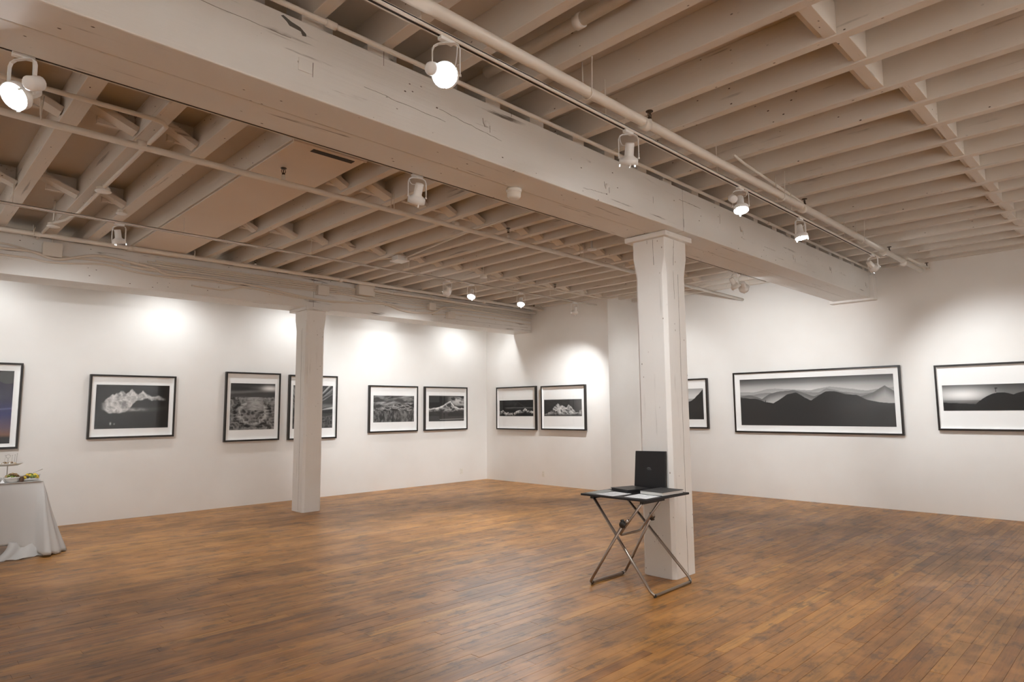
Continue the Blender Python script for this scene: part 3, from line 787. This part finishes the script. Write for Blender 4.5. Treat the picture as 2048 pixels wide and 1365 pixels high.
pipe('sprinkler_pipe', 'white sprinkler pipe high beside the conduit covered beam', [(-3.4, 9.15, 3.645), (9.98, 9.15, 3.655)], .028,
     heads=(3.82, 6.8, 9.71), hangers=(1.2, 2.98, 7.42), collars=(2.2, 5.2, 8.3))
pipe('sprinkler_pipe', 'thin elbowed sprinkler pipe above the bright lamp pair', [(6.75, 7.31, 3.62), (9.3, 7.31, 3.62), (9.62, 7.31, 3.62), (9.68, 7.25, 3.62), (9.68, 6.0, 3.62)], .013, heads=(8.30,))
pipe('sprinkler_pipe', 'white pipe tucked up in the bay between two joists, strapped with tape', [(2.80, -3., 3.83), (2.80, 3.05, 3.82)], .038, n=14)
mbs = MB().tube([(2.80, 2.22, 3.82), (2.80, 2.27, 3.82)], .046, 14)
tag(mbs.build('pipe_strap', 'fixture'), 'pale tape strap wound round the pipe up in the joist bay', 'strap')
pipe('conduit_pipe', 'thin white conduit running over the top edge of the deep beam', [(-3.4, 3.06, 3.665), (11.05, 3.06, 3.668)], .015, 'pipe', cat='conduit', collars=(1.65, 4.4, 7.2), n=10)
pipe('conduit_pipe', 'thin conduit curving down from a joist then following the fat pipe', [tuple(p) for p in smooth_path([(5.02, 2.40, 3.675), (5.3, 2.415, 3.662), (5.8, 2.44, 3.66), (6.4, 2.475, 3.662), (6.75, 2.49, 3.66)], 5)], .012, cat='conduit', n=8)
pipe('conduit_pipe', 'thin conduit stub starting beside the middle dark sprinkler head', [(7.0, 2.52, 3.66), (8.95, 2.52, 3.665)], .012, cat='conduit', n=8)
pipe('conduit_pipe', 'last thin conduit stub reaching the end wall beside the fat pipe', [(9.35, 2.52, 3.665), (11.08, 2.52, 3.665)], .012, cat='conduit', n=8)
pipe('conduit_pipe', 'white conduit with an elbow running under a joist past the flat round box', [tuple(p) for p in
     [(-.2, 4.98, 3.665), (1.30, 4.98, 3.665), (1.37, 5.0, 3.665), (1.41, 5.06, 3.665), (1.41, 8.0, 3.67), (1.37, 8.3, 3.665), (1.28, 8.6, 3.665), (1.28, 9.45, 3.665)]], .017, cat='conduit', n=10)

def octabox(label, x, y, z, r=.055):
    t = thing('junction_box', label, 'junction box', (x, y, z))
    MB().tube([(x, y, z+.034), (x, y, ZC)], .008, 8).build('stem', 'box', t)
    MB().lathe([(0, .0), (r*.9, 0), (r*.9, .035), (0, .035)], (x, y, z), (0, 0, 1), 8, False).build('box', 'box', t)
    MB().lathe([(0, -.006), (r, -.006), (r*1.08, -.002), (r*1.08, .002), (0, .002)], (x, y, z), (0, 0, 1), 16).build('cover', 'fixture', t)
octabox('flat eight-sided junction box on the elbowed conduit', 1.41, 6.90, 3.635, .065)
octabox('small round junction box on the conduit end near the conduit covered beam', 1.30, 8.60, 3.635, .06)
octabox('small round box hanging beside the bright round spotlights', 6.62, 7.31, 3.60)
octabox('small white disc on the joists above the hanging lamp of the track', 1.76, 7.72, 3.68, .05)
# small square device with cable
t = thing('junction_box', 'white square box with a cable, fixed under the joists in mid ceiling', 'junction box', (5.08, 7.35, 3.62))
MB().box(5.00, 5.16, 7.27, 7.42, 3.63, 3.69).build('box', 'fixture', t, bevel=.004)
MB().box(4.98, 5.18, 7.25, 7.44, 3.615, 3.63).build('cover', 'fixture', t, bevel=.003)
MB().tube([(4.99, 7.4, 3.66), (4.86, 7.9, 3.68), (4.7, 8.05, 3.69)], .009, 8).build('cable', 'conduit', t)
pipe('conduit_pipe', 'thin cable following a joist from the square white box to the deep beam', [tuple(p) for p in smooth_path([(5.12, 7.27, 3.66), (5.04, 6.5, 3.675), (4.95, 5.6, 3.68), (4.93, 4.6, 3.685), (4.93, 3.72, 3.68)], 4)], .010, cat='conduit', n=8)
# smoke detectors
t = thing('smoke_detector', 'round ivory smoke detector on the underside of the deep beam', 'smoke detector', (3.40, 3.40, ZB))
MB().lathe([(0, -.075), (.040, -.075), (.052, -.060), (.056, -.018), (.060, -.016), (.060, 0), (0, 0)], (3.40, 3.40, ZB-.001), (0, 0, 1), 24).build('body', 'plastic', t)
MB().lathe([(.0575, -.032), (.0585, -.030), (.0585, -.026), (.0575, -.024)], (3.40, 3.40, ZB-.001), (0, 0, 1), 24).build('ring', 'box', t)
t = thing('smoke_detector', 'small white disc detector hung from a joist beside the thick column', 'smoke detector', (6.55, 5.12, 3.62))
MB().lathe([(0, 0), (.06, 0), (.062, .012), (.04, .02), (.015, .022), (.012, .32), (0, .32)], (6.55, 5.12, 3.62), (0, 0, 1), 20).build('body', 'fixture', t)

# conduits and boxes on the face of the far beam
YC = 9.50
def conduit(label, pts, r=.013, dy=0, group=None):
    P = smooth_path([(x, YC-dy-.012, z) for x, z in pts], 5)
    o = MB().tube(P, r, 8).build('conduit', 'conduit'); tag(o, label, 'conduit', group); return o
conduit('longest sagging conduit snaking over the whole conduit covered beam', [(-1, 3.47), (.2, 3.50), (.94, 3.49), (1.21, 3.50), (1.41, 3.45), (1.54, 3.45), (1.82, 3.54), (2.04, 3.56), (2.31, 3.53), (2.58, 3.49), (2.74, 3.43), (3.24, 3.45), (3.57, 3.44), (3.98, 3.43), (4.68, 3.36), (5.17, 3.34), (5.74, 3.37), (6.21, 3.41), (6.67, 3.33), (7.16, 3.34), (7.37, 3.39), (7.58, 3.49), (8.01, 3.52), (8.9, 3.50), (9.95, 3.47)], .016, .028)
conduit('second wavy conduit under the longest one, ending before the far column', [(-1, 3.41), (.5, 3.42), (1.06, 3.42), (1.22, 3.42), (1.41, 3.40), (1.66, 3.42), (1.98, 3.46), (2.23, 3.43), (2.42, 3.41), (2.76, 3.40), (3.24, 3.42), (3.9, 3.40)], .012, .0)
conduit('short loose conduit drooping below the others beside the far column', [(3.07, 3.325), (3.35, 3.315), (3.55, 3.32), (3.83, 3.39), (4.33, 3.36), (4.68, 3.34), (5.3, 3.33)], .011, .002)
conduit('wavy conduit lying highest at the near end of the conduit covered beam', [(-1, 3.54), (.6, 3.56), (1.0, 3.55), (1.3, 3.50), (1.6, 3.49), (2.0, 3.50), (2.5, 3.46), (2.9, 3.465), (3.3, 3.47)], .011, .0)
names = ('topmost', 'second', 'third', 'fourth', 'lowest')
for i, (z0_, z1_) in enumerate(((3.60, 3.62), (3.575, 3.585), (3.545, 3.55), (3.515, 3.505), (3.48, 3.455))):
    conduit(names[i]+' of the five straight parallel conduits on the conduit covered beam', [(2.6-.1*i, z0_), (4.35, z0_), (5.9, z0_+.005), (7.0, (z0_+z1_)/2), (8.2, z1_), (9.95, z1_-.01)], .0125, .0)
conduit('dipping conduit between the two small square boxes on the beam', [(5.3, 3.50), (5.8, 3.46), (6.3, 3.42), (6.7, 3.38), (7.0, 3.40), (7.2, 3.44)], .010, .026)
conduit('lowest straight conduit under the small boxes, reaching the room corner', [(7.3, 3.33), (7.9, 3.38), (8.6, 3.385), (9.95, 3.37)], .010, .0)
pipe('conduit_pipe', 'thick conduit leaving the large grey box towards the room corner', [(5.95, 9.36, 3.60), (9.98, 9.36, 3.60)], .024, cat='conduit', collars=(6.3, 7.2))
def wallbox(label, x0, x1, z0, z1, dep=.10, knock=True):
    t = thing('junction_box', label, 'junction box', ((x0+x1)/2, YC, z0))
    MB().box(x0, x1, 9.52-dep, 9.515, z0, z1).build('box', 'box', t, bevel=.004)
    MB().box(x0-.004, x1+.004, 9.52-dep-.005, 9.52-dep, z0-.004, z1+.004).build('cover', 'box', t, bevel=.002)
    if knock:
        MB().tube([((x0+x1)/2, 9.47, z1), ((x0+x1)/2, 9.47, z1+.05)], .012, 8).build('connector', 'box', t)
wallbox('large square painted junction box at the near end of the conduit covered beam', 1.34, 1.53, 3.465, 3.63)
wallbox('square junction box over the far column', 4.96, 5.15, 3.42, 3.57)
wallbox('largest boxy grey enclosure on the conduit covered beam', 5.67, 5.97, 3.50, 3.67, .16, False)
wallbox('small square junction box halfway between enclosure and corner', 7.19, 7.33, 3.40, 3.53)
wallbox('small square junction box lowest on the conduit covered beam', 7.64, 7.80, 3.29, 3.41)

# ------------------------------------------------------------------ folding table
ft = thing('folding_table', 'small folding table with thin black top and crossed steel tube legs', 'table', (4.92, 3.42, 0))
ZT = .80
MB().box(4.575, 5.262, 3.075, 3.765, ZT-.018, ZT).build('tabletop', 'black', ft, bevel=.003)
def uframe(pL, pR, fL, fR, r=.0125):
    """tube from top of the left leg, down, along the floor bar, up the right leg, with rounded corners"""
    pL, pR, fL, fR = map(Vector, (pL, pR, fL, fR)); out = [pL]
    def corner(a, b, c, q=.05):
        d1, d2 = (a-b).normalized(), (c-b).normalized()
        A, Bq = b+d1*q, b+d2*q
        return [A*(1-s)**2+b*2*s*(1-s)+Bq*s*s for s in (0, .25, .5, .75, 1)]
    out += corner(pL, fL, fR)+corner(fL, fR, pR)+[pR]
    return MB().tube(out, r, 10)
uframe((4.625, 3.66, ZT-.03), (5.06, 3.66, ZT-.03), (4.665, 3.09, .0145), (5.315, 3.11, .0145)).build('outer_leg_frame', 'steel', ft)
uframe((4.588, 3.32, .575), (5.01, 3.32, .585), (4.64, 3.735, .0145), (5.175, 3.735, .0145)).build('inner_leg_frame', 'steel', ft)
uframe((4.60, 3.13, ZT-.03), (4.885, 3.13, ZT-.03), (4.60, 3.37, .478), (4.915, 3.37, .478), .0105).build('adjusting_frame', 'steel', ft)
for a, b in (((4.588, 3.32, .575), (4.60, 3.27, .615)), ((5.01, 3.32, .585), (4.90, 3.22, .63))):
    MB().tube([a, b], .0135, 10).build('sleeve', 'steel', ft)
for x, y, z, in ((4.575, 3.30, .585), (4.985, 3.28, .60)):
    mb = MB(); mb.lathe([(0, -.026), (.022, -.026), (.026, -.014), (.026, .016), (.016, .028), (0, .028)], (x-.02, y, z), (1, .3, .2), 12)
    mb.bar((x-.025, y-.012, z-.03), (x-.015, y+.008, z+.035), .024, .022)
    mb.build('locking_knob', 'rubber', ft)
for x, y, a in ((4.66, 3.09, 0), (5.30, 3.11, 0), (4.65, 3.735, 0), (5.16, 3.735, 0)):
    MB().tube([(x+.02 if x < 5 else x-.035, y, .0145), (x+.035 if x < 5 else x-.02, y, .0145)], .0142, 10).build('foot_sleeve', 'rubber', ft)
MB().bar((4.60, 3.66, ZT-.03), (5.10, 3.66, ZT-.03), .03, .02).build('pivot_rail', 'rubber', ft)
MB().bar((4.59, 3.13, ZT-.03), (4.92, 3.13, ZT-.03), .03, .02).build('pivot_rail', 'rubber', ft)

def rbox(cx, cy, z0, w_, d_, h_, rz, name, mat, parent=None, bevel=.002):
    mb = MB(); c_, s_ = math.cos(rz), math.sin(rz); P = []
    for z in (z0, z0+h_):
        for a, b in ((-1, -1), (1, -1), (1, 1), (-1, 1)):
            x, y = a*w_/2, b*d_/2; P.append((cx+x*c_-y*s_, cy+x*s_+y*c_, z))
    mb.quadbox(P); return mb.build(name, mat, parent, bevel)
# upright black case
t = thing('display_case', 'upright black flat case with a small silver emblem, leaning on the thick column', 'case', (5.215, 3.45, ZT+.002))
mb = MB(); X_, lean = 5.213, .030
mb.quadbox([(X_-.012, 3.283, ZT+.002), (X_+.012, 3.283, ZT+.002), (X_+.012, 3.622, ZT+.002), (X_-.012, 3.622, ZT+.002),
            (X_-.012+lean, 3.288, 1.155), (X_+.012+lean, 3.288, 1.155), (X_+.012+lean, 3.617, 1.148), (X_-.012+lean, 3.617, 1.148)])
mb.build('panel', 'black', t, bevel=.003)
mb = MB()      # emblem: two nested arches over a dash
xe = X_-.012+lean*.52-.0012
for rr_, hh in ((.020, .010), (.011, .005)):
    mb.tube([(xe, 3.462+rr_*math.cos(a), .990+hh*math.sin(a)) for a in np.linspace(0, PI, 9)], .0013, 5)
mb.bar((xe, 3.435, .982), (xe, 3.478, .982), .0015, .002)
mb.build('emblem', 'emblem', t)
MB().box(X_-.015, X_-.0115, 3.30, 3.60, ZT+.004, ZT+.010).build('hinge_edge', 'black2', t)
t = thing('ring_binder', 'flat black ring binder lying on the folding table', 'binder', (4.99, 3.52, ZT))
rbox(4.985, 3.515, ZT+.001, .26, .25, .004, -.28, 'cover', 'black2', t)
rbox(4.985, 3.515, ZT+.005, .25, .235, .022, -.28, 'spine_block', 'black', t)
rbox(4.985, 3.515, ZT+.027, .26, .25, .004, -.28, 'cover', 'black2', t)
t = thing('guest_book', 'thick book with charcoal cover and pale page edges on the folding table', 'book', (5.01, 3.21, ZT))
rbox(5.012, 3.20, ZT+.003, .315, .235, .003, -.04, 'cover', 'greyc', t, .001)
rbox(5.010, 3.20, ZT+.006, .310, .230, .024, -.04, 'page_block', 'pages', t, .001)
rbox(5.012, 3.20, ZT+.030, .318, .238, .004, -.04, 'cover', 'greyc', t, .001)
def sheet(label, cx, cy, z, w_, d_, rz, mat='paper', lines=0):
    o = thing('paper_sheet', label, 'paper', (cx, cy, z))
    rbox(cx, cy, z, w_, d_, .0012, rz, 'sheet', mat, o, 0)
    if lines:
        mb = MB(); c_, s_ = math.cos(rz), math.sin(rz)
        for k in range(lines):
            yy = d_/2*.75-k*d_*.75/lines; ln = w_*.38*rnd.uniform(.6, 1)
            a, b = (-w_*.38, yy), (-w_*.38+ln*2, yy)
            mb.bar((cx+a[0]*c_-a[1]*s_, cy+a[0]*s_+a[1]*c_, z+.0014), (cx+b[0]*c_-b[1]*s_, cy+b[0]*s_+b[1]*c_, z+.0014), .004, .0004)
        mb.build('printed_text', 'ink', o)
sheet('white printed sheet in front of the flat black binder', 4.725, 3.51, ZT+.0006, .24, .20, -.12, lines=9)
sheet('white printed sheet partly under the thick book', 4.755, 3.225, ZT+.0006, .24, .22, .02, lines=8)
t = sheet('grey folder lying at the edge of the folding table behind the binder', 4.78, 3.685, ZT+.0006, .30, .12, -.05, 'folder')

# ------------------------------------------------------------------ buffet table
bt = thing('buffet_table', 'dark legged buffet table hidden under the white cloth', 'table', (.35, 9.35, 0))
MB().box(-.75, 1.40, 8.98, 9.74, .76, .79).build('tabletop', 'legs', bt, bevel=.003)
for x in (-.65, 1.28):
    for y in (9.05, 9.66):
        MB().tube([(x, y, 0), (x, y, .76)], .017, 8).build('leg', 'legs', bt)
MB().box(-.65, 1.28, 9.34, 9.37, .35, .38).build('cross_rail', 'legs', bt)
# dark plastic tub in the shadow under the table
t = thing('storage_crate', 'dark crate standing in the shadow under the cloth covered table', 'crate', (.75, 9.3, 0))
mb = MB(); mb.quadbox([(.50, 9.12, .002), (1.0, 9.12, .002), (1.0, 9.5, .002), (.50, 9.5, .002), (.47, 9.09, .20), (1.03, 9.09, .20), (1.03, 9.53, .20), (.47, 9.53, .20)])
mb.build('tub', 'legs', t, bevel=.008)
MB().box(.45, 1.05, 9.07, 9.55, .20, .225).build('lid', 'rubber', t, bevel=.006)
def cloth():
    V, F = [], []; x0, x1, y0, y1, zt = -.77, 1.425, 8.955, 9.76, .797
    # perimeter walk: left-back -> left-front -> right-front -> right-back
    per = []
    for k in range(12): per.append(((x0, y1-(y1-y0)*k/12), (-1, 0), 0))
    for k in range(60): per.append(((x0+(x1-x0)*k/60, y0), (0, -1), 0))
    for k in range(9):
        a = -PI/2+PI/2*k/8; per.append(((x1, y0), (math.cos(a), math.sin(a)), 1-abs(k/8-.5)*2))
    for k in range(1, 25): per.append(((x1, y0+(y1-y0)*k/24), (1, 0), 0))
    rows = 22; nP = len(per)
    for r in range(rows+1):
        s = r/rows
        for i, ((px, py), (nx_, ny_), cor) in enumerate(per):
            L_ = .79-.14 if (ny_ < -.9) else .775
            drop = L_*s
            fold = .020*math.sin(i*.55)*s+.012*math.sin(i*1.3+1)*s*s
            out = .012*min(1, s*6)+.03*s+max(0, fold)
            if nx_ > .9 and cor == 0:                       # the end skirt flares to the floor
                out += .20*s**1.3*(1-.35*(py-y0)/(y1-y0))+.03*math.sin(py*22)*s; drop = .79*s
            if cor > 0 or (nx_ > 0 and ny_ < 0):
                out += .17*s**1.2+.04*math.sin(cor*9)*s; drop = .79*s
            tw = 0
            if ny_ < -.9 and px > 1.0:
                f = (px-1.0)/(x1-1.0); drop = (L_+(.12)*f*f)*s; out += .05*f*s
            z = zt-drop
            if r == rows: z = max(z, .004)
            V.append((px+nx_*out, py+ny_*out, max(.004, z)))
    for r in range(rows):
        for i in range(nP-1):
            a = r*nP+i; F.append((a, a+1, a+nP+1, a+nP))
    F.append(tuple(range(nP)))
    me = bpy.data.meshes.new('tablecloth'); me.from_pydata(V, [], F)
    me.polygons.foreach_set('use_smooth', [len(f) == 4 for f in F]); me.materials.append(M['cloth'])
    o = bpy.data.objects.new('tablecloth', me); C.objects.link(o)
    sd = o.modifiers.new('solid', 'SOLIDIFY'); sd.thickness = .0015; sd.offset = 1
    return o
tag(cloth(), 'white linen tablecloth draped over the buffet table with a loose corner', 'tablecloth')
mb = MB()    # loose cloth corner trailing on the floor
nu, nv = 10, 12
for a in range(nu+1):
    for b in range(nv+1):
        u, v = a/nu, b/nv
        x = 1.14+.36*v-(.03+.16*(1-v))*u**2+.02*math.sin(v*11)*u
        y = 8.895-.02*math.sin(v*14)-.10*u-.10*u*u*(1-v)
        z = (.17-.02*v)*(1-u)**1.3*(1-.25*v)+.006+.014*math.sin(v*13+u*3)**2*u
        mb.v.append((x, y, z))
for a in range(nu):
    for b in range(nv):
        q = a*(nv+1)+b; mb.f.append((q, q+1, q+nv+2, q+nv+1)); mb.sm.append(True)
o = mb.build('cloth_corner', 'cloth', [x for x in C.objects if x.name == 'tablecloth'][0])
sd = o.modifiers.new('solid', 'SOLIDIFY'); sd.thickness = .002; sd.offset = 1

ZB2 = .799
def heap(label, name, cx, cy, z, r, n, size, mats, seed, dome=.5):
    q = random.Random(seed); mb = MB(); mi = []
    for i in range(n):
        a, rr_ = q.uniform(0, 2*PI), r*math.sqrt(q.random()); s = size*q.uniform(.7, 1.25)
        zz = z+dome*r*(1-(rr_/r)**2)+s*.3
        ax = Vector((q.uniform(-1, 1), q.uniform(-1, 1), q.uniform(-.6, 1))); k0 = len(mb.f)
        mb.lathe([(0, -s), (s*.6, -s*.75), (s*.85, 0), (s*.55, s*.8), (0, s)], (cx+rr_*math.cos(a), cy+rr_*math.sin(a), zz), ax, 7)
        mi += [i % len(mats)]*(len(mb.f)-k0)
    o = mb.build(name, mats[0])
    for mt in mats[1:]: o.data.materials.append(M[mt])
    o.data.polygons.foreach_set('material_index', mi)
    tag(o, label, 'food'); o['kind'] = 'stuff'
# tiered stand
t = thing('tiered_stand', 'silver tiered stand with a raised plate of snacks on the buffet table', 'serving stand', (1.13, 9.25, ZB2))
MB().lathe([(0, .0), (.06, .0), (.055, .008), (.008, .016), (.005, .03), (.005, .165), (.010, .17), (.004, .18), (.004, .26)], (1.13, 9.25, ZB2), (0, 0, 1), 14).build('stem', 'wire', t)
MB().lathe([(0, .168), (.09, .170), (.125, .186), (.142, .198), (.140, .201), (.12, .189), (.09, .174), (0, .172)], (1.13, 9.25, ZB2), (0, 0, 1), 28).build('upper_plate', 'china', t)
MB().tube([(1.13+.02*math.cos(a), 9.25, ZB2+.275+.02*math.sin(a)) for a in np.linspace(0, 2*PI, 13)], .003, 6).build('ring_handle', 'wire', t)
heap('small brown snacks piled on the raised plate', 'snacks', 1.13, 9.25, ZB2+.180, .09, 26, .013, ['bread', 'olive', 'bread', 'china'], 4, .25)
for k, (dx, hh) in enumerate(((-.035, .10), (.03, .095), (.055, .10), (.075, .11))):
    o = MB().tube([(1.13+dx, 9.22+.01*k, ZB2+.19), (1.13+dx+.006, 9.22+.01*k, ZB2+.19+hh)], .0022, 6)
    o.lathe([(0, -.006), (.006, 0), (0, .006)], (1.13+dx+.006, 9.22+.01*k, ZB2+.19+hh), (0, 0, 1), 8)
    tag(o.build('food_pick', 'wire'), ('single thin food pick standing apart from the others on the raised plate', 'shortest of the three grouped food picks on the raised plate', 'middle one of the three grouped food picks on the raised plate', 'tallest food pick on the raised plate, closest to the glass dish')[k], 'pick', 'food picks on the raised plate')
def bowl(label, cx, cy, r, h):
    t = thing('serving_bowl', label, 'bowl', (cx, cy, ZB2+.001))
    MB().lathe([(0, 0), (r*.55, 0), (r*.6, .004), (r*.95, h*.8), (r, h), (r*.96, h), (r*.9, h*.8), (r*.5, .010), (0, .008)], (cx, cy, ZB2+.001), (0, 0, 1), 24).build('bowl_body', 'china', t)
bowl('white china bowl heaped with brown snacks, in front of the tiered stand', 1.16, 9.07, .085, .055)
heap('brown and green snacks heaped in the bowl before the tiered stand', 'snacks', 1.16, 9.07, ZB2+.045, .065, 26, .016, ['olive', 'bread', 'green'], 8, .6)
bowl('white china bowl of dark snacks cut by the picture edge', .98, 9.10, .09, .05)
heap('dark snacks in the bowl cut by the picture edge', 'snacks', .98, 9.10, ZB2+.04, .07, 22, .015, ['olive', 'dkred'], 9, .3)
t = thing('napkin', 'small folded white paper napkin standing between the two bowls', 'napkin', (1.065, 9.02, ZB2+.001))
mb = MB(); mb.quadbox([(1.045, 9.005, ZB2+.001), (1.085, 9.0, ZB2+.001), (1.087, 9.03, ZB2+.001), (1.047, 9.035, ZB2+.001), (1.064, 9.014, ZB2+.035), (1.068, 9.014, ZB2+.035), (1.068, 9.020, ZB2+.035), (1.064, 9.020, ZB2+.035)])
mb.build('fold', 'paper', t)
# glass dish of yellow and green fruit with a spoon
gm, N_, L_, b_ = new_mat('pale_dish', (.9, .92, .9), .08)
M['dish'] = M['glass']
t = thing('glass_dish', 'clear glass dish of yellow and green fruit at the end of the buffet table', 'dish', (1.325, 9.10, ZB2+.001))
MB().lathe([(0, 0), (.07, 0), (.078, .004), (.090, .06), (.093, .065), (.089, .066), (.075, .010), (0, .006)], (1.325, 9.10, ZB2+.001), (0, 0, 1), 24).build('dish_body', 'dish', t)
heap('yellow and green fruit pieces filling the glass dish', 'fruit_pieces', 1.325, 9.10, ZB2+.030, .074, 44, .019, ['yellow', 'green', 'olive', 'yellow', 'green'], 12, .45)
t = thing('serving_spoon', 'long handled serving spoon leaning out of the fruit dish', 'spoon', (1.33, 9.10, ZB2+.06))
MB().tube([(1.31, 9.10, ZB2+.055), (1.36, 9.09, ZB2+.095), (1.43, 9.08, ZB2+.125)], [.003, .0035, .005], 8).build('handle', 'wire', t)
MB().lathe([(0, -.008), (.012, -.004), (.016, .002), (0, .0)], (1.305, 9.10, ZB2+.052), (.3, 0, 1), 12).build('spoon_head', 'wire', t)
t = thing('small_jar', 'short dark jar beside the glass fruit dish', 'jar', (1.235, 9.02, ZB2+.001))
MB().lathe([(0, 0), (.020, 0), (.022, .004), (.022, .045), (.017, .052), (.017, .058), (0, .058)], (1.235, 9.02, ZB2+.001), (0, 0, 1), 14).build('jar_body', 'dkred', t)
MB().lathe([(0, .0585), (.019, .0585), (.019, .069), (0, .069)], (1.235, 9.02, ZB2+.001), (0, 0, 1), 14).build('lid', 'wire', t)

for o in C.objects:
    if '_w' in o: del o['_w']
